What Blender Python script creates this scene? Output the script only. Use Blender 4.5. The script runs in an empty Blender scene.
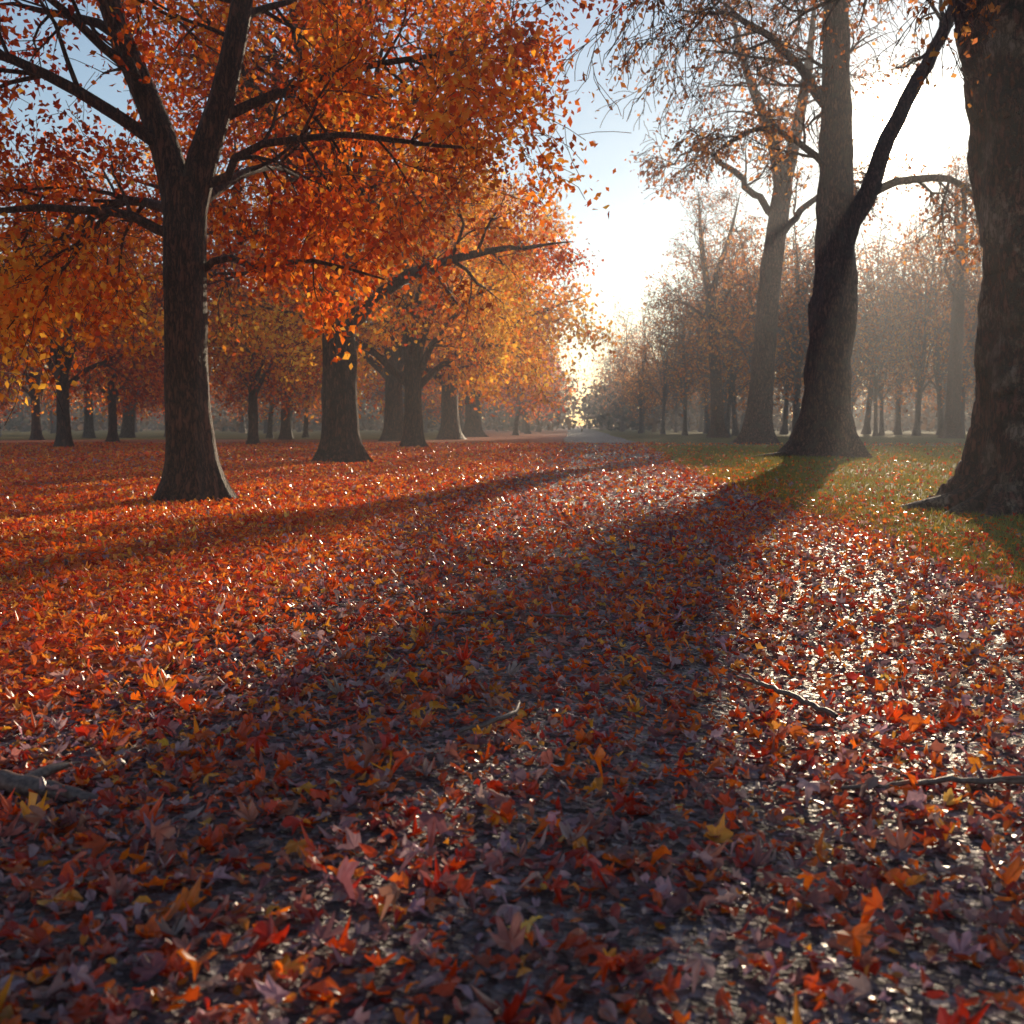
import bpy, math, random
import numpy as np
from mathutils import Vector
R=np.random.default_rng(7); random.seed(7)
D=bpy.data; scene=bpy.context.scene
def link(o): scene.collection.objects.link(o); return o
rad=math.radians
AZ,EL=rad(18.8),rad(13.9)
SUN=Vector((math.sin(AZ)*math.cos(EL),math.cos(AZ)*math.cos(EL),math.sin(EL)))

# ------------------------------------------------------------ helpers
def gh(x,y):
    x=np.asarray(x,float); y=np.asarray(y,float)
    f=np.clip((90-np.hypot(x,y))/60,0,1)
    h=.018*np.sin(x*1.3+.5*y)+.02*np.sin(.8*y-.6*x+1)+.03*np.sin(.35*x+.22*y+2)+.008*np.sin(2.3*x-1.1*y)
    return h*f
def path_r(y): return np.interp(y,[-20,0,8,12,18,26,40,66,110,188,400],[3.6,3.7,3.8,4.0,4.05,4.5,5.7,7.9,10.6,15,27])
def path_l(y): return np.interp(y,[-20,0,8,12,18,26,40,66,110,188,400],[-1.9,-1.8,-1.7,-1.5,-1.2,-.5,.8,3.1,5.4,9.5,21])
def mesh_from(name,V,F,mats,mi=None,col=None,smooth=True):
    V=np.asarray(V,np.float32); F=np.asarray(F,np.int32); k=F.shape[1]
    m=D.meshes.new(name); m.vertices.add(len(V)); m.vertices.foreach_set('co',V.ravel())
    m.loops.add(F.size); m.loops.foreach_set('vertex_index',F.ravel())
    m.polygons.add(len(F)); m.polygons.foreach_set('loop_start',np.arange(0,F.size,k,dtype=np.int32))
    m.polygons.foreach_set('loop_total',np.full(len(F),k,np.int32))
    if mi is not None: m.polygons.foreach_set('material_index',np.asarray(mi,np.int32))
    m.polygons.foreach_set('use_smooth',np.full(len(F),smooth,bool))
    for a in mats: m.materials.append(a)
    if col is not None:
        c=m.color_attributes.new('Col','FLOAT_COLOR','POINT')
        c.data.foreach_set('color',np.c_[col,np.ones(len(col))].astype(np.float32).ravel())
    m.update(calc_edges=True); return m

# ------------------------------------------------------------ materials
def newmat(n):
    m=D.materials.new(n); m.use_nodes=True; nt=m.node_tree; nt.nodes.clear()
    return m,nt,nt.nodes.new('ShaderNodeOutputMaterial')
def N(nt,t,**k):
    n=nt.nodes.new(t)
    for a,b in k.items():
        if a in n.inputs: n.inputs[a].default_value=b
        else: setattr(n,a,b)
    return n
def ramp(nt,stops,interp='LINEAR'):
    r=nt.nodes.new('ShaderNodeValToRGB'); r.color_ramp.interpolation=interp; e=r.color_ramp.elements
    while len(e)<len(stops): e.new(.5)
    for a,(p,c) in zip(e,stops): a.position=p; a.color=(*c,1)
    return r
def leafmat(name,rough,trans,spec=.5,gain=1.25,nscale=40.):
    m,nt,out=newmat(name); L=nt.links
    at=N(nt,'ShaderNodeAttribute',attribute_name='Col')
    tc=N(nt,'ShaderNodeTexCoord'); no=N(nt,'ShaderNodeTexNoise',Scale=nscale,Detail=1.)
    L.new(tc.outputs['Object'],no.inputs['Vector'])
    mr=N(nt,'ShaderNodeMapRange'); mr.inputs['To Min'].default_value=.5; mr.inputs['To Max'].default_value=1.55
    L.new(no.outputs['Fac'],mr.inputs['Value'])
    mx=N(nt,'ShaderNodeVectorMath',operation='SCALE'); L.new(at.outputs['Color'],mx.inputs[0]); L.new(mr.outputs[0],mx.inputs['Scale'])
    p=N(nt,'ShaderNodeBsdfPrincipled',Roughness=rough); p.inputs['Specular IOR Level'].default_value=spec
    L.new(mx.outputs[0],p.inputs['Base Color'])
    sc=N(nt,'ShaderNodeVectorMath',operation='SCALE'); sc.inputs['Scale'].default_value=gain
    L.new(mx.outputs[0],sc.inputs[0])
    t=N(nt,'ShaderNodeBsdfTranslucent'); L.new(sc.outputs[0],t.inputs['Color'])
    ms=N(nt,'ShaderNodeMixShader',Fac=trans); L.new(p.outputs[0],ms.inputs[1]); L.new(t.outputs[0],ms.inputs[2])
    L.new(ms.outputs[0],out.inputs['Surface']); return m
M_fallen=leafmat('fallen_leaf',.27,.42,.7,1.5)
def crownmat(name,tr,gain):
    m,nt,out=newmat(name)
    at=N(nt,'ShaderNodeAttribute',attribute_name='Col'); p=nt.nodes.new('ShaderNodeBsdfDiffuse'); t=N(nt,'ShaderNodeBsdfTranslucent'); ms=N(nt,'ShaderNodeMixShader',Fac=tr)
    sc=N(nt,'ShaderNodeVectorMath',operation='SCALE'); sc.inputs['Scale'].default_value=gain; nt.links.new(at.outputs['Color'],sc.inputs[0])
    nt.links.new(at.outputs['Color'],p.inputs['Color']); nt.links.new(sc.outputs[0],t.inputs['Color'])
    nt.links.new(p.outputs[0],ms.inputs[1]); nt.links.new(t.outputs[0],ms.inputs[2]); nt.links.new(ms.outputs[0],out.inputs['Surface']); return m
M_crown=crownmat('crown_leaf',.7,1.5); M_far=crownmat('far_leaf',.3,1.)
def barkmat(name,dark,light,patch=None,scl=(7,7,1.6)):
    m,nt,out=newmat(name); L=nt.links
    tc=N(nt,'ShaderNodeTexCoord'); mp=N(nt,'ShaderNodeMapping'); mp.inputs['Scale'].default_value=scl
    L.new(tc.outputs['Object'],mp.inputs[0])
    v=N(nt,'ShaderNodeTexVoronoi',feature='DISTANCE_TO_EDGE',Scale=1.6)
    n1=N(nt,'ShaderNodeTexNoise',Scale=1.6,Detail=8.,Roughness=.65); L.new(mp.outputs[0],n1.inputs['Vector'])
    ns=N(nt,'ShaderNodeVectorMath',operation='SCALE'); ns.inputs['Scale'].default_value=2.2; L.new(n1.outputs['Color'],ns.inputs[0])
    ad=N(nt,'ShaderNodeVectorMath',operation='ADD'); L.new(mp.outputs[0],ad.inputs[0]); L.new(ns.outputs[0],ad.inputs[1]); L.new(ad.outputs[0],v.inputs['Vector'])
    mu=N(nt,'ShaderNodeMath',operation='MULTIPLY')
    mr=N(nt,'ShaderNodeMapRange'); mr.inputs['From Max'].default_value=.25; mr.inputs['To Min'].default_value=.25; L.new(v.outputs['Distance'],mr.inputs[0])
    L.new(mr.outputs[0],mu.inputs[0]); L.new(n1.outputs['Fac'],mu.inputs[1])
    r=ramp(nt,[(.1,dark),(.6,light)]); L.new(mu.outputs[0],r.inputs[0]); src=r.outputs[0]
    n2=N(nt,'ShaderNodeTexNoise',Scale=1.6,Detail=8.,Roughness=.7); L.new(tc.outputs['Object'],n2.inputs['Vector'])
    if patch:  # noise-shaped patches of a second bark colour
        rr=ramp(nt,[(.52,(0,0,0)),(.58,(1,1,1))]); L.new(n2.outputs['Fac'],rr.inputs[0])
        mm=N(nt,'ShaderNodeMath',operation='MULTIPLY'); L.new(rr.outputs[0],mm.inputs[0]); L.new(mr.outputs[0],mm.inputs[1])
        mi=N(nt,'ShaderNodeMix',data_type='RGBA'); L.new(mm.outputs[0],mi.inputs['Factor']); L.new(src,mi.inputs['A']); mi.inputs['B'].default_value=(*patch,1)
        src=mi.outputs['Result']
    p=N(nt,'ShaderNodeBsdfPrincipled',Roughness=.65); p.inputs['Specular IOR Level'].default_value=.45
    L.new(src,p.inputs['Base Color'])
    b=N(nt,'ShaderNodeBump',Strength=1.,Distance=.25); L.new(mu.outputs[0],b.inputs['Height']); L.new(b.outputs[0],p.inputs['Normal'])
    L.new(p.outputs[0],out.inputs['Surface']); return m
M_barkA=barkmat('bark_maple',(.03,.012,.008),(.26,.09,.05))
M_barkR=barkmat('bark_lime',(.04,.018,.012),(.38,.17,.11),(.18,.11,.075))
M_barkK=barkmat('bark_oak',(.012,.005,.004),(.30,.11,.08),(.42,.28,.22),(5,5,1.7))
M_barkD=barkmat('bark_distant',(.07,.055,.055),(.26,.20,.19))  # paler, greyer bark: some distance haze is put into the colour

def littermat(name,stops,scale=11,rough=.45,bump=.03,wet=False,spec=.5):
    m,nt,out=newmat(name); L=nt.links
    tc=N(nt,'ShaderNodeTexCoord')
    nz=N(nt,'ShaderNodeTexNoise',Scale=scale*1.5,Detail=3.); L.new(tc.outputs['Object'],nz.inputs['Vector'])
    sc=N(nt,'ShaderNodeVectorMath',operation='SCALE'); sc.inputs['Scale'].default_value=.9/scale; L.new(nz.outputs['Color'],sc.inputs[0])
    ad=N(nt,'ShaderNodeVectorMath',operation='ADD'); L.new(tc.outputs['Object'],ad.inputs[0]); L.new(sc.outputs[0],ad.inputs[1])
    v=N(nt,'ShaderNodeTexVoronoi',Scale=scale); L.new(ad.outputs[0],v.inputs['Vector'])
    se=N(nt,'ShaderNodeSeparateColor'); L.new(v.outputs['Color'],se.inputs[0])
    big=N(nt,'ShaderNodeTexNoise',Scale=.35,Detail=6.,Roughness=.6); L.new(tc.outputs['Object'],big.inputs['Vector'])
    m1=N(nt,'ShaderNodeMath',operation='MULTIPLY_ADD'); L.new(big.outputs['Fac'],m1.inputs[0]); m1.inputs[1].default_value=.9; m1.inputs[2].default_value=-.45
    m2=N(nt,'ShaderNodeMath',operation='ADD',use_clamp=True); L.new(se.outputs[0],m2.inputs[0]); L.new(m1.outputs[0],m2.inputs[1])
    r=ramp(nt,stops); L.new(m2.outputs[0],r.inputs[0])
    p=N(nt,'ShaderNodeBsdfPrincipled',Roughness=rough); L.new(r.outputs[0],p.inputs['Base Color']); p.inputs['Specular IOR Level'].default_value=spec
    if wet:
        rr=N(nt,'ShaderNodeMapRange'); rr.inputs['To Min'].default_value=.25; rr.inputs['To Max'].default_value=.95
        L.new(se.outputs[1],rr.inputs[0]); L.new(rr.outputs[0],p.inputs['Roughness'])
    hh=N(nt,'ShaderNodeMath',operation='ADD'); L.new(v.outputs['Distance'],hh.inputs[0]); L.new(nz.outputs['Fac'],hh.inputs[1])
    b=N(nt,'ShaderNodeBump',Strength=1.,Distance=bump); L.new(hh.outputs[0],b.inputs['Height']); L.new(b.outputs[0],p.inputs['Normal'])
    L.new(p.outputs[0],out.inputs['Surface']); return m
M_litter=littermat('leaf_litter_ground',[(0,(.07,.018,.013)),(.35,(.32,.05,.014)),(.7,(.62,.12,.014)),(1,(.7,.24,.03))],spec=.3,rough=.6)
M_path=littermat('damp_gravel_path',[(0,(.03,.017,.017)),(.5,(.11,.07,.07)),(.85,(.21,.15,.16)),(1,(.36,.27,.28))],scale=38,bump=.03,wet=True,spec=.35)
M_lawn=littermat('lawn_turf',[(0,(.06,.058,.014)),(.5,(.17,.155,.03)),(.85,(.26,.21,.045)),(1,(.5,.2,.05))],scale=18,rough=.8,bump=.03,spec=.2)
m,nt,out=newmat('grass_blade')
at=N(nt,'ShaderNodeAttribute',attribute_name='Col'); p=N(nt,'ShaderNodeBsdfPrincipled',Roughness=.5); t=N(nt,'ShaderNodeBsdfTranslucent'); ms=N(nt,'ShaderNodeMixShader',Fac=.5)
for a in (p.inputs['Base Color'],t.inputs['Color']): nt.links.new(at.outputs['Color'],a)
nt.links.new(p.outputs[0],ms.inputs[1]); nt.links.new(t.outputs[0],ms.inputs[2]); nt.links.new(ms.outputs[0],out.inputs['Surface']); M_grass=m
m,nt,out=newmat('twig_bark'); tc=N(nt,'ShaderNodeTexCoord'); n=N(nt,'ShaderNodeTexNoise',Scale=60.,Detail=4.); r=ramp(nt,[(.3,(.06,.03,.025)),(.7,(.22,.14,.11))])
nt.links.new(tc.outputs['Object'],n.inputs['Vector']); nt.links.new(n.outputs['Fac'],r.inputs[0]); p=N(nt,'ShaderNodeBsdfPrincipled',Roughness=.5); nt.links.new(r.outputs[0],p.inputs['Base Color']); nt.links.new(p.outputs[0],out.inputs['Surface']); M_twig=m

# ------------------------------------------------------------ ground sheets
def axis(fine0,fine1,step,far):
    a=list(np.arange(fine0,fine1,step)); s=step; x=a[-1]
    while x<far: s*=1.25; x+=s; a.append(x)
    s=step; x=a[0]; b=[]
    while x>-far: s*=1.25; x-=s; b.append(x)
    return np.array(b[::-1]+a)
def sheet(name,X,Y,mat,dz):
    nr,nc=X.shape; Z=gh(X,Y)+dz
    V=np.c_[X.ravel(),Y.ravel(),Z.ravel()]; i=np.arange(nr*nc).reshape(nr,nc)
    F=np.c_[i[:-1,:-1].ravel(),i[:-1,1:].ravel(),i[1:,1:].ravel(),i[1:,:-1].ravel()]
    return link(D.objects.new(name,mesh_from(name,V,F,[mat])))
X,Y=np.meshgrid(axis(-22,22,.25,900),axis(-4,60,.25,1500)); sheet('ground',X,Y,M_litter,0)
ys=axis(-4,60,.25,380); ys=ys[(ys>-20)&(ys<400)]
wob=lambda y,s:.18*np.sin(y*.9+s)+.1*np.sin(y*2.3+2*s)+.05*np.sin(y*6+s)
t=np.linspace(0,1,26)[None,:]; l=(path_l(ys)+wob(ys,1))[:,None]; r_=(path_r(ys)+wob(ys,3))[:,None]
sheet('path',l+(r_-l)*t,np.repeat(ys[:,None],26,1),M_path,.016)
t=np.r_[np.linspace(0,.2,70),np.linspace(.22,1,30)][None,:]
yl=ys[ys>6]; a=(path_r(yl)+wob(yl,3)+.03)[:,None]; sheet('lawn',a+(110)*t,np.repeat(yl[:,None],100,1),M_lawn,.01)
yy=np.linspace(85,260,60)[:,None]; tt=np.linspace(0,1,40)[None,:]
sheet('lawn',-140+0*yy+tt*(134+0*yy),yy+6*np.sin(tt*9)+0*tt,M_lawn,.012)

# ------------------------------------------------------------ leaves on ground
pal=np.array([(.82,.16,.012),(.70,.08,.010),(.48,.03,.010),(.88,.31,.03),(.42,.15,.11),(.46,.27,.27),(.85,.46,.09),(.22,.08,.085)])
def palette(n,w):
    w=np.array(w,float); c=pal[R.choice(len(pal),n,p=w/w.sum())]*R.uniform(.62,1.2,(n,1))
    return np.clip(c*R.uniform(.88,1.12,(n,3)),0,.9)
half=[(90,1.),(78,.7),(63,.5),(52,.74),(40,.88),(28,.66),(14,.5),(2,.64),(-14,.62),(-40,.42),(-75,.25)]
maple=[(r*math.cos(rad(a)),r*math.sin(rad(a))) for a,r in half]+[(-r*math.cos(rad(a)),r*math.sin(rad(a))) for a,r in half[::-1][:-1]]
oval=[(0,1),(.33,.45),(.4,-.1),(.2,-.6),(-.2,-.6),(-.4,-.1),(-.33,.45)]
quad=[(0,.9),(.55,.1),(0,-.8),(-.5,0)]
def rotm(n,tmax):
    yaw=R.uniform(0,6.283,n); az=R.uniform(0,6.283,n); tl=np.abs(R.normal(0,tmax,n))
    c,s=np.cos(yaw),np.sin(yaw); Z=np.zeros(n); O=np.ones(n)
    Rz=np.stack([np.stack([c,-s,Z],1),np.stack([s,c,Z],1),np.stack([Z,Z,O],1)],1)
    ax=np.stack([np.cos(az),np.sin(az),Z],1); K=np.zeros((n,3,3))
    K[:,0,1]=-ax[:,2];K[:,0,2]=ax[:,1];K[:,1,0]=ax[:,2];K[:,1,2]=-ax[:,0];K[:,2,0]=-ax[:,1];K[:,2,1]=ax[:,0]
    T=np.eye(3)[None]+np.sin(tl)[:,None,None]*K+(1-np.cos(tl))[:,None,None]*(K@K)
    return T@Rz,tl
def leaves(x,y,size,col,shape,tilt,dz=.012,curl=.6):
    n=len(x); o=np.array(shape); m=len(o)
    P=np.concatenate([[[0,0]],o])[None]*(1+R.normal(0,.11,(n,m+1,2)))
    c1=R.normal(0,curl,(n,1)); c2=R.normal(0,curl,(n,1)); c3=np.abs(R.normal(0,.35,(n,1)))
    z=c1*P[:,:,0]**2+c2*P[:,:,1]**2+c3*np.abs(P[:,:,0])+R.normal(0,.07,(n,m+1))
    P=np.dstack([P,z])*size[:,None,None]
    Rm,tl=rotm(n,tilt); P=np.einsum('nij,nkj->nki',Rm,P)
    low=P[:,:,2].min(1); P[:,:,2]+=(gh(x,y)+dz+R.uniform(0,.02,n)-np.maximum(low,-9)*.8)[:,None]
    P[:,:,0]+=x[:,None]; P[:,:,1]+=y[:,None]
    k=np.arange(m); f=np.stack([np.zeros(m,int),1+k,1+(k+1)%m],1)
    F=(f[None]+(np.arange(n)*(m+1))[:,None,None]).reshape(-1,3)
    return P.reshape(-1,3),F,np.repeat(col,m+1,0)
def scatter(y0,y1,dens,xm=.56,xo=2.):
    w=lambda y:xm*y+xo
    n=int(dens*(y1-y0)*(w(y0)+w(y1)))
    y=R.uniform(y0,y1,n); x=R.uniform(-1,1,n)*w(y1); k=np.abs(x)<w(y); x,y=x[k],y[k]
    onp=(x>path_l(y)+R.normal(0,.5,len(x)))&(x<path_r(y)+R.normal(0,.3,len(x))); lawn=x>path_r(y)+R.normal(0,.3,len(x))
    cl=.5+.5*np.sin(x*2.1+np.sin(y*1.3))*np.sin(y*1.7+np.sin(x*1.9)+1)
    edge=np.clip((x-path_l(y))/1.8,0,1)*np.clip((path_r(y)-x)/.9,0,1)
    pr=np.where(lawn,.08+.45*np.exp(-(x-path_r(y))/1.)*(x>0),1-edge*(.52+.3*np.clip((y-9)/14,0,1)-.32*cl))
    k=R.random(len(x))<np.clip(pr,0,1); return x[k],y[k],onp[k],lawn[k]
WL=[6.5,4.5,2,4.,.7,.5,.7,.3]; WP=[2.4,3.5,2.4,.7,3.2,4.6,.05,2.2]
def region(y0,y1,dens,smin,smax,shape,tilt):
    x,y,onp,lawn=scatter(y0,y1,dens)
    n=len(x); ca=palette(n,WL); cb=palette(n,WP)
    near=np.clip((5.5-y)/3.,0,1); usep=(onp&(R.random(n)<.65))|(R.random(n)<near*.92)  # foreground turns to the brown mix; its purple shade tint is put into leaf colour
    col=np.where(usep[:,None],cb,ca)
    return leaves(x,y,R.uniform(smin,smax,n),col,shape,tilt)
V=[];F=[];C=[];off=0
for a in [(.6,5,1300,.014,.034,oval,.42),(5,9,700,.016,.04,oval,.42),(.6,9,280,.028,.062,maple,.36),(9,16,360,.035,.06,oval,.38),(9,16,50,.045,.065,maple,.35),(16,34,180,.05,.08,quad,.4),(34,70,45,.07,.12,quad,.45)]:
    v,f,c=region(*a); V.append(v);F.append(f+off);C.append(c);off+=len(v)
link(D.objects.new('fallen_leaves',mesh_from('fallen_leaves',np.concatenate(V),np.concatenate(F),[M_fallen],col=np.concatenate(C),smooth=False)))

# grass blades
n=100000; y=8+52*R.random(n)**1.3; x=path_r(y)+R.normal(0,.12,n)+R.random(n)**1.4*(2+.55*y)
s=R.uniform(.03,.075,n)*(1+y/60); a=R.uniform(0,6.283,n); w=.0045*(1+y/12)
z=gh(x,y)+.01; lean=R.normal(0,.45,(n,2))*s[:,None]
V=np.stack([np.c_[x-w*np.cos(a),y-w*np.sin(a),z],np.c_[x+w*np.cos(a),y+w*np.sin(a),z],np.c_[x+lean[:,0],y+lean[:,1],z+s]],1).reshape(-1,3)
c=np.array([.23,.21,.04])*R.uniform(.6,1.5,(n,1))+np.array([.10,.04,0])*R.random((n,1))
link(D.objects.new('grass',mesh_from('grass',V,np.arange(3*n).reshape(n,3),[M_grass],col=np.repeat(c,3,0),smooth=False)))

# ------------------------------------------------------------ tree builder
def nrm(v): return v/(np.linalg.norm(v)+1e-9)
class Tree:
    def __init__(s,seed,pal,leafsize,spread=.3,per=14,bark=M_barkA,minr=.006,grad=0.,z0=6.):
        s.r=np.random.default_rng(seed); s.V=[];s.F=[];s.n=0;s.tw=[]; s.pal=np.array(pal); s.ls=leafsize; s.sp=spread; s.per=per; s.bark=bark; s.minr=minr; s.grad=grad; s.z0=z0
    def tube(s,P,rr,k,flare=0.,lump=0.):
        P=np.asarray(P,float); n=len(P); T=np.gradient(P,axis=0); T/=np.linalg.norm(T,axis=1)[:,None]+1e-9
        u=np.cross(T[0],[.3,1,.1]); u=nrm(u); A=np.linspace(0,2*math.pi,k,endpoint=False); ph=s.r.uniform(0,6)
        rings=[]
        for i in range(n):
            u=nrm(u-T[i]*np.dot(u,T[i])); v=np.cross(T[i],u); r=np.full(k,rr[i])
            if flare:
                h=P[i,2]-P[0,2]; e=math.exp(-h/(.45*flare))
                r=r*(1+e*.6+e*.5*np.maximum(0,np.cos(5*A+ph))+e*.3*np.cos(3*A+2*ph)+.05*np.cos(5*A+ph))
            if lump: r=r*(1+lump*np.sin(3*A+P[i,2]*1.3+ph)*np.sin(P[i,2]*1.9+ph)+lump*.6*np.sin(7*A-P[i,2]*2.1)+lump*.5*np.sin(2*A+P[i,2]*4.3)*np.sin(P[i,2]*3.1))
            rings.append(P[i]+np.cos(A)[:,None]*u*r[:,None]+np.sin(A)[:,None]*v*r[:,None])
        s.V.append(np.concatenate(rings)); b=s.n; j=np.arange(k); j2=(j+1)%k
        for i in range(n-1): s.F.append(np.c_[b+i*k+j,b+i*k+j2,b+(i+1)*k+j2,b+(i+1)*k+j])
        s.n+=n*k
    def spline(s,pts,step):
        pts=np.array(pts,float); P=np.concatenate([[2*pts[0]-pts[1]],pts,[2*pts[-1]-pts[-2]]]); out=[]
        for i in range(1,len(P)-2):
            m=max(2,int(np.linalg.norm((P[i+1]-P[i])[:3])/step))
            for t in np.linspace(0,1,m,endpoint=False):
                a,b,c,d=P[i-1:i+3]; out.append(.5*((2*b)+(-a+c)*t+(2*a-5*b+4*c-d)*t*t+(-a+3*b-3*c+d)*t**3))
        out.append(P[-2]); return np.array(out)
    def limb(s,pts,kids=0,k=10,step=.5,t0=.25,lvl=1,flare=0,lump=0.,klen=2.6,P=None,jit=.0):
        S=s.spline(pts,step)
        if jit: S[1:-1,:3]+=s.r.normal(0,jit,(len(S)-2,3))
        S[:,3]=np.maximum(S[:,3],s.minr)
        s.tube(S[:,:3],S[:,3],k,flare,lump)
        for j in range(kids):
            t=t0+(1-t0)*(j+s.r.random())/kids; i=min(len(S)-2,int(t*(len(S)-1)))
            d=nrm(S[i+1,:3]-S[i,:3]); cd=s.side(d,s.r.uniform(.7,1.25))
            s.grow(S[i,:3],cd,klen*s.r.uniform(.7,1.25)*(1.15-.45*t),max(s.minr*2,min(S[i,3]*.5,.09)),lvl,P)
        return S
    def side(s,d,ang):
        q=s.r.normal(size=3); q=nrm(q-d*np.dot(q,d)); return nrm(d*math.cos(ang)+q*math.sin(ang))
    def grow(s,p,d,L,r,lvl,P):
        n=P['n'][lvl]; pts=[p]; seg=L/n
        for i in range(n):
            d=nrm(d+s.r.normal(0,P['wig'],3)+np.array([0,0,P['trop'][lvl]])); p=p+d*seg; pts.append(p)
        rr=np.maximum(r*(1-.8*np.linspace(0,1,n+1)),s.minr); s.tube(pts,rr,P['k'][lvl])
        if lvl>=P['max']: s.tw.append(np.array(pts)); return
        for j in range(P['kids'][lvl]):
            t=.2+.8*(j+s.r.random())/P['kids'][lvl]; i=min(n-1,int(t*n)); f=t*n-i; q=pts[i]*(1-f)+pts[i+1]*f
            s.grow(q,s.side(nrm(pts[i+1]-pts[i]),s.r.uniform(.5,1.0)),L*s.r.uniform(.4,.68),max(s.minr,rr[i]*.55),lvl+1,P)
        s.tw.append(np.array(pts[-2:]))
    def arrays(s,name):
        V=np.concatenate(s.V); F=np.concatenate(s.F); nb=len(F); nv=len(V); mi=np.zeros(nb,int)
        col=np.full((nv,3),.1)
        if s.per>0 and s.tw:
            c=[]
            for t in s.tw:
                m=s.r.poisson(s.per*len(t)/4.*s.r.choice([.2,1,1.8]))
                if m==0: continue
                u=s.r.uniform(0,len(t)-1.001,m); i=u.astype(int); f=(u-i)[:,None]; c.append(t[i]*(1-f)+t[i+1]*f)
            c=np.concatenate(c); n=len(c); c=c+s.r.normal(0,s.sp,(n,3)); c[:,2]-=abs(s.sp)*.3; c=c[c[:,2]>1.6]; n=len(c)
            a=s.r.normal(size=(n,3)); a/=np.linalg.norm(a,axis=1)[:,None]; a[:,2]-=.35
            b=np.cross(a,s.r.normal(size=(n,3))); b/=np.linalg.norm(b,axis=1)[:,None]; nn=np.cross(a,b)
            z=(s.ls*s.r.uniform(.6,1.25,n))[:,None]
            q=np.stack([c-a*z*.5,c+b*z*.42+nn*z*.12,c+a*z*.6,c-b*z*.42+nn*z*.12],1).reshape(-1,3)
            g=np.sin(c[:,0]*.9+1)*np.sin(c[:,1]*.8)*.5+np.sin(c[:,2]*.9+c[:,0]*.5)*.35
            idx=np.clip((.5+.4*g+s.grad*(s.z0-c[:,2])+s.r.normal(0,.22,n))*len(s.pal),0,len(s.pal)-1).astype(int)
            lc=np.clip(s.pal[idx]*s.r.uniform(.65,1.25,(n,1)),0,.9)
            V=np.concatenate([V,q]); F=np.concatenate([F,nv+np.arange(4*n).reshape(n,4)]); mi=np.r_[mi,np.ones(n,int)]; col=np.concatenate([col,np.repeat(lc,4,0)])
        return V,F,mi,col
    def mesh(s,name):
        V,F,mi,col=s.arrays(name); return mesh_from(name,V,F,[s.bark,M_crown],mi,col)
def place(name,mesh,x,y,rz=0,sc=1.,parent=None,sz=None):
    o=D.objects.new(name,mesh); o.location=(x,y,float(gh(x,y))-.05); o.rotation_euler=(0,0,rz); o.scale=(sc,sc,sz or sc); link(o)
    if parent: o.parent=parent
    return o
OR=[(.36,.04,.012),(.50,.07,.012),(.62,.11,.012),(.72,.17,.015),(.82,.27,.02),(.86,.42,.05)]
YE=[(.62,.15,.015),(.78,.27,.02),(.86,.40,.04),(.88,.52,.07)]
BR=[(.24,.085,.04),(.38,.12,.04),(.52,.18,.045),(.6,.27,.07)]
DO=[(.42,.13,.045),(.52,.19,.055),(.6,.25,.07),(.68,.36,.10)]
PA=dict(n=[6,5,4,3],k=[8,6,4,3],kids=[6,5,4,0],wig=.16,trop=[0,.03,-.05,-.12],max=3)
PB=dict(n=[6,5,4,3],k=[7,5,4,3],kids=[5,5,3,0],wig=.2,trop=[0,.02,-.06,-.12],max=3)

# tree A : dark forked maple, left
T=Tree(11,OR,.11,.2,19,M_barkA,grad=.055,z0=5.8)
T.limb([(0,0,-.1,.40),(0,0,.6,.37),(-.03,0,2.4,.33),(0,0,4.2,.33),(.02,0,5.1,.30)],k=24,step=.12,flare=1,lump=.03)
T.limb([(-.03,0,4.3,.26),(-.2,.05,5.3,.24),(-.5,.1,6.2,.21),(-.95,.1,7.3,.18),(-1.3,.2,8.3,.15),(-2,.3,10.2,.09),(-2.6,.2,12.5,.03)],kids=14,P=PA,klen=3.0)
T.limb([(.04,0,4.3,.25),(.3,0,5.4,.24),(.62,0,6.3,.2),(.95,-.1,7.5,.17),(1.15,-.2,8.5,.14),(1.6,-.2,10.5,.09),(2.2,0,12.8,.03)],kids=12,P=PA,klen=3.0,t0=.35)
T.limb([(-.05,0,4.2,.09),(-.7,-.2,4.5,.075),(-1.5,-.4,4.6,.06),(-2.7,-.5,4.55,.045),(-4.2,-.4,4.2,.02)],kids=12,P=PA,klen=2.4,k=6,jit=.04)
T.limb([(.1,0,3.6,.08),(.5,-.1,3.85,.06),(1.2,-.3,3.75,.05),(2.1,-.4,3.8,.035),(3.2,-.5,3.5,.015)],kids=4,P=PB,klen=.9,k=6,jit=.04,t0=.5)
T.limb([(.1,0,4.6,.1),(.6,-.1,5.2,.08),(1.3,-.3,5.5,.065),(2.6,-.6,5.65,.05),(4.6,-.8,5.4,.02)],kids=8,P=PA,klen=1.8,k=6,jit=.05,t0=.35)
T.limb([(.1,.2,4.7,.1),(.5,1.2,5.4,.08),(.9,2.6,5.9,.06),(1.2,4.5,6.0,.02)],kids=6,P=PA,klen=2.2,k=6)
T.limb([(-.1,.2,4.6,.1),(-1,1.2,5.0,.08),(-2.2,2.6,5.2,.06),(-3.6,4,4.7,.02)],kids=12,P=PA,klen=2.6,k=6)
T.limb([(-.3,0,5.6,.11),(-1.4,-.5,6.3,.09),(-2.8,-1,6.8,.06),(-4.6,-1.4,6.6,.02)],kids=10,P=PA,klen=2.6,k=6)
T.limb([(.5,0,6.0,.1),(1.6,.6,6.7,.08),(3.0,1,7.2,.06),(5.6,1.2,7.6,.02)],kids=11,P=PA,klen=2.8,k=6)
place('maple_tree',T.mesh('maple_tree_forked'),-5.16,17.6)

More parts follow.
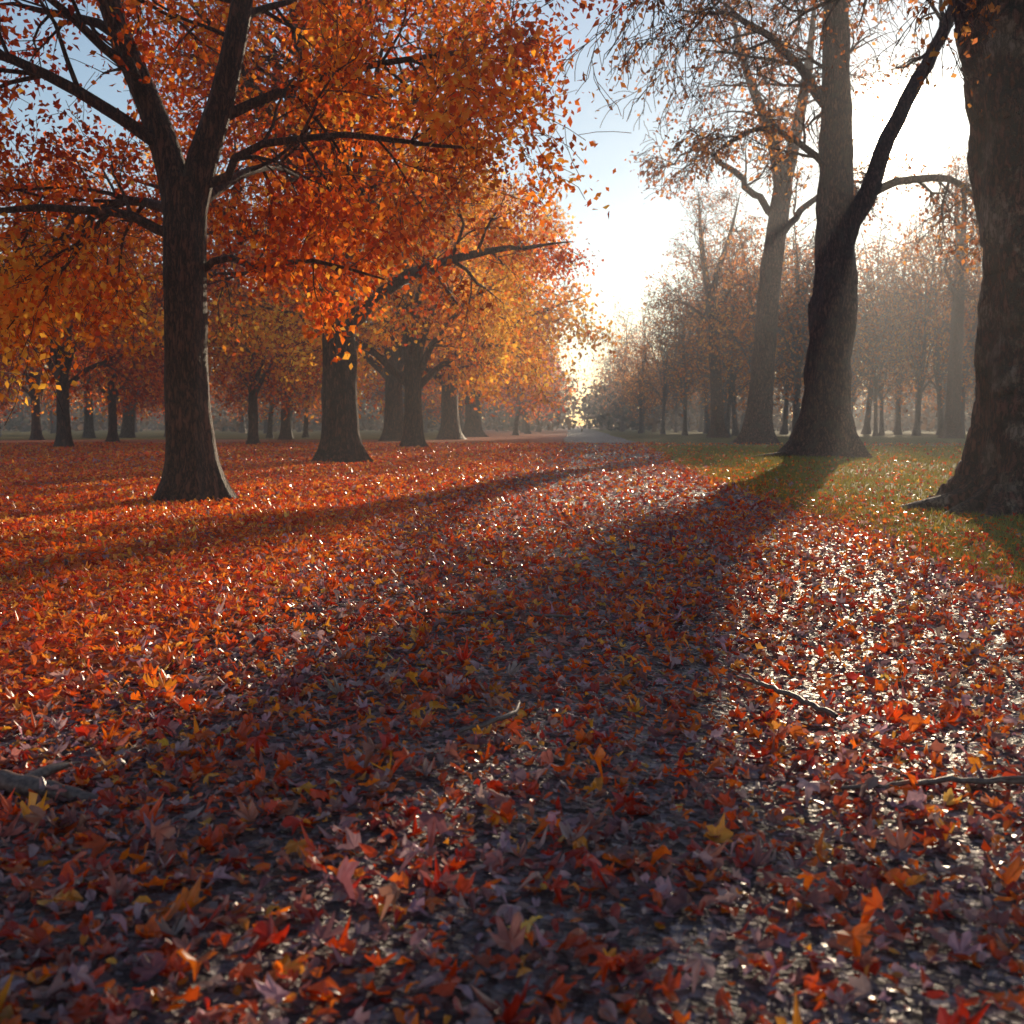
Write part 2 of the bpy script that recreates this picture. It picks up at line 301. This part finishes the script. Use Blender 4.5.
# generic broad tree, parameterised
def broad(seed,pal,H,fork,r0,R0,ls,per,P,nl=8,kids=8,bark=M_barkA,low=.0,sp=.3,klen=3.,minr=.008,lean=0.,k0=18,grad=0.):
    T=Tree(seed,pal,ls,sp,per,bark,minr,grad,fork*1.4); q=T.r
    T.limb([(0,0,-.1,r0*1.05),(lean*.1,0,fork*.3,r0*.92),(lean*.3,0,fork*.7,r0*.86),(lean*.5,.05,fork,r0*.8),(lean*.6,.1,fork*1.25,r0*.5)],k=k0,step=.25 if k0>10 else .8,flare=max(.8,r0*1.6),lump=.05)
    for i in range(nl):
        a=i*2.4+q.uniform(-.4,.4); f=i/(nl-1); z0=fork*(1-low*(1-f))*(.9+.15*f)
        out=R0*(1-.72*f)*q.uniform(.8,1.15); top=z0+(H-z0)*(.22+.75*f)
        c,s_=math.cos(a),math.sin(a); bx=lean*.5
        T.limb([(bx+c*r0*.2,s_*r0*.2,z0*.95,r0*.45),(bx+c*out*.2,s_*out*.2,z0+(top-z0)*.35,r0*.34),(bx+c*out*.55,s_*out*.55,z0+(top-z0)*.75,r0*.22),(bx+c*out,s_*out,top,.02)],kids=kids,P=P,klen=klen,k=8 if k0>10 else 5,step=.7 if k0>10 else 1.4,jit=.05)
    return T
B=broad(21,OR,19,6.2,.55,8.8,.14,16,PA,nl=11,kids=9,low=.25,sp=.28,klen=3.6,grad=.02).mesh('maple_B')
place('maple_tree',B,-5.4,34.5,rz=.6,sc=1.06)
C_=broad(22,YE,16,4.4,.52,9.2,.22,12,PB,nl=9,kids=9,low=.2,sp=.4,klen=3.4,minr=.012).mesh('maple_C')
place('maple_tree',C_,-5.2,58,rz=1.0)
Fm=broad(23,OR,15,4.6,.36,7.5,.22,10,PB,nl=8,kids=8,low=.2,sp=.45,klen=3.2,minr=.012).mesh('maple_F')
for x,y,rz,sc in [(-23.6,58,.3,1.),(-21,72,2.,1.25),(-9,84,1.,1.45),(-5.2,92,3.,1.5),(-4.0,112,5.,1.6),(-38,88,4.,1.05),(-29,80,1.3,.9),(-15.5,66,5.2,.85),(-18.5,90,2.8,1.1)]:
    place('maple_tree',Fm if sc<1.3 else C_,x,y,rz,sc)

# right-hand tree I (beside path)
PR=dict(n=[6,6,5,4],k=[7,5,4,3],kids=[6,6,5,0],wig=.18,trop=[0,.02,-.1,-.2],max=3)
T=Tree(31,BR,.16,.22,1.7,M_barkR,.012)
T.limb([(0,0,-.1,.9),(.0,0,1.2,.8),(.04,0,3.2,.74),(.16,0,5.2,.82),(.2,0,5.9,.76),(.2,0,8.0,.68),(.16,0,11.3,.54),(.05,0,14.6,.45),(0,0,17,.36),(.3,0,20,.22),(.2,0,24,.05)],k=28,step=.2,flare=1.9,lump=.08,kids=18,t0=.5,P=PR,klen=4.2)
T.limb([(.3,0,7.4,.45),(.75,-.1,8.5,.38),(1.35,-.1,9.6,.33),(1.75,0,10.9,.3),(2.6,.1,12.7,.27),(3.8,.2,14.9,.22),(4.6,.2,17,.17),(6,0,20.5,.05)],k=12,kids=9,P=PR,klen=3.6,t0=.5,lump=.05,jit=.03)
T.limb([(1.2,-.1,9.3,.17),(2.2,-.4,9.75,.15),(4.0,-.5,9.85,.12),(4.9,-.6,9.2,.09),(5.5,-.6,7.6,.04)],k=7,kids=8,P=PR,klen=2.0,t0=.3,jit=.03)
T.limb([(0,0,12,.2),(-1.2,.4,14,.16),(-3,.6,15.6,.11),(-5.5,.5,16,.03)],k=7,kids=10,P=PR,klen=3.4,jit=.05)
T.limb([(.1,0,10,.16),(-1.0,-.4,11,.12),(-2.6,-.6,11.6,.09),(-4.4,-.6,10.6,.03)],k=7,kids=9,P=PR,klen=2.4,jit=.05)
for a,l in [(-2.9,3.0),(-2.2,1.7),(-.3,1.6),(.9,1.5),(-1.2,1.6)]:
    c,s_=math.cos(a),math.sin(a); T.limb([(c*.6,s_*.6,.5,.3),(c*1.1,s_*1.1,.18,.2),(c*l,s_*l,-.02,.12),(c*(l+.7),s_*(l+.7),-.12,.05)],k=8,step=.2)
place('lime_tree',T.mesh('lime_tree_right'),11.4,40)

# big oak K, right edge
PK=dict(n=[6,6,5,4],k=[7,5,4,3],kids=[6,5,5,0],wig=.2,trop=[0,-.02,-.16,-.25],max=3)
T=Tree(41,BR,.07,.05,1.7,M_barkK,.005)
T.limb([(0,0,-.1,.72),(0,0,.5,.68),(-.07,0,1.5,.62),(-.14,0,3.5,.64),(-.24,0,4.9,.68),(-.45,0,6.1,.66),(-.75,0,7.2,.52),(-1.3,0,9.3,.36),(-1.6,0,12,.2),(-1.8,0,15,.04)],k=44,step=.08,flare=1.4,lump=.07,kids=12,t0=.55,P=PR,klen=3.0,jit=.008)
T.limb([(-.5,0,6.2,.2),(-1.2,-.3,6.9,.14),(-2.4,-.6,7.4,.09),(-4.0,-.6,7.3,.06),(-5.6,-.5,6.7,.012)],k=7,kids=13,P=PK,klen=1.9,jit=.03)
T.limb([(-.3,-.3,6.0,.14),(-.9,-1.2,6.6,.09),(-1.8,-2.2,6.6,.06),(-3.0,-3.0,6.1,.012)],k=6,kids=8,P=PK,klen=1.4,jit=.03)
T.limb([(.2,0,4.5,.3),(1.2,.2,6,.25),(2.4,.3,8,.18),(3.5,.2,11,.04)],k=9,kids=8,P=PR,klen=3)
T.limb([(-.5,.3,6.2,.2),(-1.0,1.8,7.8,.15),(-1.6,3.6,9.2,.1),(-2.6,6,10,.02)],k=7,kids=10,P=PK,klen=2.6,jit=.04)
for a,l in [(-2.7,1.9),(-2.0,1.7),(3.0,2.1),(2.2,1.3),(-1.2,1.6),(0,1.4),(-2.35,2.0)]:
    c,s_=math.cos(a),math.sin(a); T.limb([(c*.5,s_*.5,.55,.26),(c*.85,s_*.85,.2,.2),(c*l*.8,s_*l*.8,.02,.11),(c*l,s_*l,-.1,.04)],k=8,step=.15)
place('oak_tree',T.mesh('oak_tree_right'),6.95,14.6)

# tall leaning tree J
T=Tree(51,BR,.24,.4,1.9,M_barkR,.02)
T.limb([(0,0,-.1,.85),(.3,0,5,.72),(.7,0,10.7,.66),(1.3,0,16,.58),(1.3,0,18,.4)],k=16,step=.4,flare=1.6,lump=.05)
T.limb([(1.3,0,15.5,.45),(.6,0,19,.36),(-1,0,23,.24),(-2.4,0,28,.05)],k=8,kids=10,P=PR,klen=4.3)
T.limb([(1.3,0,15.5,.45),(2.2,0,20,.36),(2.8,0,24,.24),(3.2,0,29,.05)],k=8,kids=10,P=PR,klen=4.3)
T.limb([(1,0,13,.25),(3,.5,15,.2),(5.5,.6,16.5,.1),(8,.5,16,.03)],k=7,kids=8,P=PR,klen=3.5,jit=.1)
T.limb([(1,0,14,.25),(-1.5,.5,17,.2),(-4,.6,18.5,.1),(-6.5,.5,17,.03)],k=7,kids=8,P=PR,klen=3.5,jit=.1)
J=T.mesh('lime_tree_tall'); place('lime_tree',J,15.6,70)
place('lime_tree',J,50,88,4.,.9); place('lime_tree',J,19.5,104,2.4,.8); place('lime_tree',J,40,100,1.,.85)

# ------------------------------------------------------------ distant masses (one merged object)
PD=dict(n=[4,4,2,3],k=[4,3,3,3],kids=[5,5,3,0],wig=.2,trop=[0,.05,-.03,-.1],max=2)
PT=dict(n=[4,4,3,3],k=[4,3,3,3],kids=[5,5,4,0],wig=.2,trop=[0,.08,-.03,-.1],max=2)
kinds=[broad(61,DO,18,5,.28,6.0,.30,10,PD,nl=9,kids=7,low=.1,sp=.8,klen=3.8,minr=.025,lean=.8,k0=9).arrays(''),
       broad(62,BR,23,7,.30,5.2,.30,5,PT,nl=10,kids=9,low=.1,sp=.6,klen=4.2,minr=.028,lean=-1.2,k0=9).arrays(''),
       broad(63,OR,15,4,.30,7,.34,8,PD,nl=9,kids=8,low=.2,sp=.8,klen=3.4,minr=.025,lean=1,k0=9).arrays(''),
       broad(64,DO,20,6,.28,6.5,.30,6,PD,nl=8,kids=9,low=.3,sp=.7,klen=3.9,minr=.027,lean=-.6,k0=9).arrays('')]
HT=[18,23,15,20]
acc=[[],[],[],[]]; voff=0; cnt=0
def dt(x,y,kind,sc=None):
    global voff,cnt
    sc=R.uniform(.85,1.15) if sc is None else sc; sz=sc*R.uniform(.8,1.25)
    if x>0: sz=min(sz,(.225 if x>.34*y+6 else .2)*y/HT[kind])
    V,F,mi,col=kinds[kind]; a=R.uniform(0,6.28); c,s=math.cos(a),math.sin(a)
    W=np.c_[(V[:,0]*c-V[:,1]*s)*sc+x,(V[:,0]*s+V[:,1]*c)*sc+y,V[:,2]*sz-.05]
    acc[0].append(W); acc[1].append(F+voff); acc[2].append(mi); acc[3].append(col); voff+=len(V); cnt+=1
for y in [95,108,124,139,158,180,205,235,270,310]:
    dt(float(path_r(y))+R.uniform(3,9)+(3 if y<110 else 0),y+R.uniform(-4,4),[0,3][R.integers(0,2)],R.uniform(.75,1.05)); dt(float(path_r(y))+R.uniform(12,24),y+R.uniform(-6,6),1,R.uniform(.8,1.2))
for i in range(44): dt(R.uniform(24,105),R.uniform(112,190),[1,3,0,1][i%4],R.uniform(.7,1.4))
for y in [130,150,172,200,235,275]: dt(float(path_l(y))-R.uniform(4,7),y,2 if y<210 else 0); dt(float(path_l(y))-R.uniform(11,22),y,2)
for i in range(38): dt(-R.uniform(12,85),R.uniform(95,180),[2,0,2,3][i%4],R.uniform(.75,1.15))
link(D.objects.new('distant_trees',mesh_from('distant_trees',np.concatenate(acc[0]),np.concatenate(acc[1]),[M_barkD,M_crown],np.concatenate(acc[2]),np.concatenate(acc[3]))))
# far woodland: one mass of leaf clumps
q=np.random.default_rng(5); n=110000; nc=1400
cx=q.uniform(-190,230,nc); cy=q.uniform(190,390,nc); keep=np.abs(cx-np.interp(cy,[188,400],[12,24]))>5; cx,cy=cx[keep],cy[keep]
cz=q.uniform(0,1,len(cx))**1.4*13; i=q.integers(0,len(cx),n); P0=np.c_[cx[i],cy[i],cz[i]]+q.normal(0,1,(n,3))*[3.4,2.8,2.2]; P0[:,2]=np.abs(P0[:,2])+.2
a=q.normal(size=(n,3)); a/=np.linalg.norm(a,axis=1)[:,None]; b=np.cross(a,q.normal(size=(n,3))); b/=np.linalg.norm(b,axis=1)[:,None]; z=q.uniform(.35,.8,n)[:,None]
Vq=np.stack([P0-a*z,P0+b*z*.8,P0+a*z,P0-b*z*.8],1).reshape(-1,3)
cc=np.array([(.16,.12,.10),(.22,.14,.09),(.13,.12,.09),(.28,.15,.08)])[i%4]*q.uniform(.7,1.3,(n,1))
link(D.objects.new('distant_woodland',mesh_from('distant_woodland',Vq,np.arange(4*n).reshape(n,4),[M_far],col=np.repeat(cc,4,0),smooth=False)))

# ------------------------------------------------------------ fallen twigs / branches
def twig(pts,name='fallen_twig',side=None):
    T=Tree(int(R.integers(999)),BR,.1,.1,0,M_twig,.002)
    P=[(x,y,float(gh(x,y))+.03+z,r) for x,y,z,r in pts]; S=T.limb(P,k=8,step=.03,jit=.003)
    for sd in (side or []):
        i=int(sd[0]*(len(S)-1)); b=S[i]; T.limb([(b[0],b[1],b[2],b[3]*.7),(b[0]+sd[1]*.5,b[1]+sd[2]*.5+.01,b[2]+.02,b[3]*.5),(b[0]+sd[1],b[1]+sd[2],b[2]+.015,.002)],k=6,step=.03)
    link(D.objects.new(name,T.mesh(name)))
twig([(-.2,3.98,.02,.007),(-.08,4.02,.05,.009),(.0,4.12,.06,.010),(.03,4.3,.06,.007),(.01,4.4,.04,.004)],side=[(.5,-.1,.02)])
twig([(1.05,5.05,.04,.006),(1.12,4.8,.06,.010),(1.22,4.6,.05,.012),(1.33,4.42,.02,.012)],side=[(.3,-.05,.12)])
twig([(-2.1,3.55,.02,.045),(-1.75,3.5,.03,.04),(-1.45,3.42,.01,.03),(-1.25,3.36,-.02,.012)],'fallen_branch',side=[(.6,.12,.2)])
twig([(.95,3.5,-.01,.005),(1.2,3.46,.02,.008),(1.5,3.5,.03,.010),(1.9,3.42,.03,.011)],side=[(.4,-.1,.15),(.7,.15,-.1)])
twig([(-.8,6.6,.0,.006),(-.3,6.75,.02,.009),(.2,6.72,.02,.010),(.5,6.8,.0,.006)],side=[(.4,.1,.15)])

# ------------------------------------------------------------ haze volume
hb=[(-260,-30,-1),(260,-30,-1),(260,430,-1),(-260,430,-1),(-260,-30,26),(260,-30,26),(260,430,26),(-260,430,26)]
m,nt,out=newmat('morning_haze'); v=N(nt,'ShaderNodeVolumeScatter',Density=.0013,Anisotropy=.5); v.inputs['Color'].default_value=(.95,.95,1,1); nt.links.new(v.outputs[0],out.inputs['Volume'])
link(D.objects.new('morning_haze',mesh_from('haze',hb,[(0,3,2,1),(4,5,6,7),(0,1,5,4),(1,2,6,5),(2,3,7,6),(3,0,4,7)],[m],smooth=False)))

# ------------------------------------------------------------ sky, sun, camera
w=D.worlds.new('World'); scene.world=w; w.use_nodes=True; nt=w.node_tree; nt.nodes.clear(); L=nt.links
sky=nt.nodes.new('ShaderNodeTexSky'); sky.sky_type='NISHITA'; sky.sun_disc=False; sky.sun_elevation=EL; sky.sun_rotation=AZ; sky.dust_density=.15; sky.air_density=1.
bg=nt.nodes.new('ShaderNodeBackground'); bg.inputs['Strength'].default_value=.13; L.new(sky.outputs[0],bg.inputs[0])
tc=nt.nodes.new('ShaderNodeTexCoord'); dp=N(nt,'ShaderNodeVectorMath',operation='DOT_PRODUCT'); dp.inputs[1].default_value=SUN; L.new(tc.outputs['Generated'],dp.inputs[0])
mx=N(nt,'ShaderNodeMath',operation='MAXIMUM'); mx.inputs[1].default_value=0; L.new(dp.outputs['Value'],mx.inputs[0])
def pw(e,s):
    a=N(nt,'ShaderNodeMath',operation='POWER'); a.inputs[1].default_value=e; L.new(mx.outputs[0],a.inputs[0])
    b=N(nt,'ShaderNodeMath',operation='MULTIPLY'); b.inputs[1].default_value=s; L.new(a.outputs[0],b.inputs[0]); return b
s1,s2=pw(3000,40),pw(260,.6); sm=N(nt,'ShaderNodeMath',operation='ADD'); L.new(s1.outputs[0],sm.inputs[0]); L.new(s2.outputs[0],sm.inputs[1])
b2=nt.nodes.new('ShaderNodeBackground'); b2.inputs['Color'].default_value=(1,.84,.6,1); L.new(sm.outputs[0],b2.inputs['Strength'])
ad=nt.nodes.new('ShaderNodeAddShader'); L.new(bg.outputs[0],ad.inputs[0]); L.new(b2.outputs[0],ad.inputs[1])
wo=nt.nodes.new('ShaderNodeOutputWorld'); L.new(ad.outputs[0],wo.inputs[0])
sl=D.lights.new('sun','SUN'); sl.energy=5; sl.angle=rad(.5); sl.color=(1,.8,.56); so=link(D.objects.new('sun',sl)); so.rotation_euler=SUN.to_track_quat('Z','Y').to_euler()
cd=D.cameras.new('camera'); cam=link(D.objects.new('camera',cd)); cam.location=(0,0,1.2); cam.rotation_euler=(rad(90-4.53),0,0)
cd.sensor_width=36; cd.lens=38.6; cd.clip_end=4000; cd.dof.use_dof=True; cd.dof.focus_distance=8; cd.dof.aperture_fstop=4
scene.camera=cam
scene.view_settings.view_transform='Standard'; scene.view_settings.look='None'; scene.view_settings.exposure=0
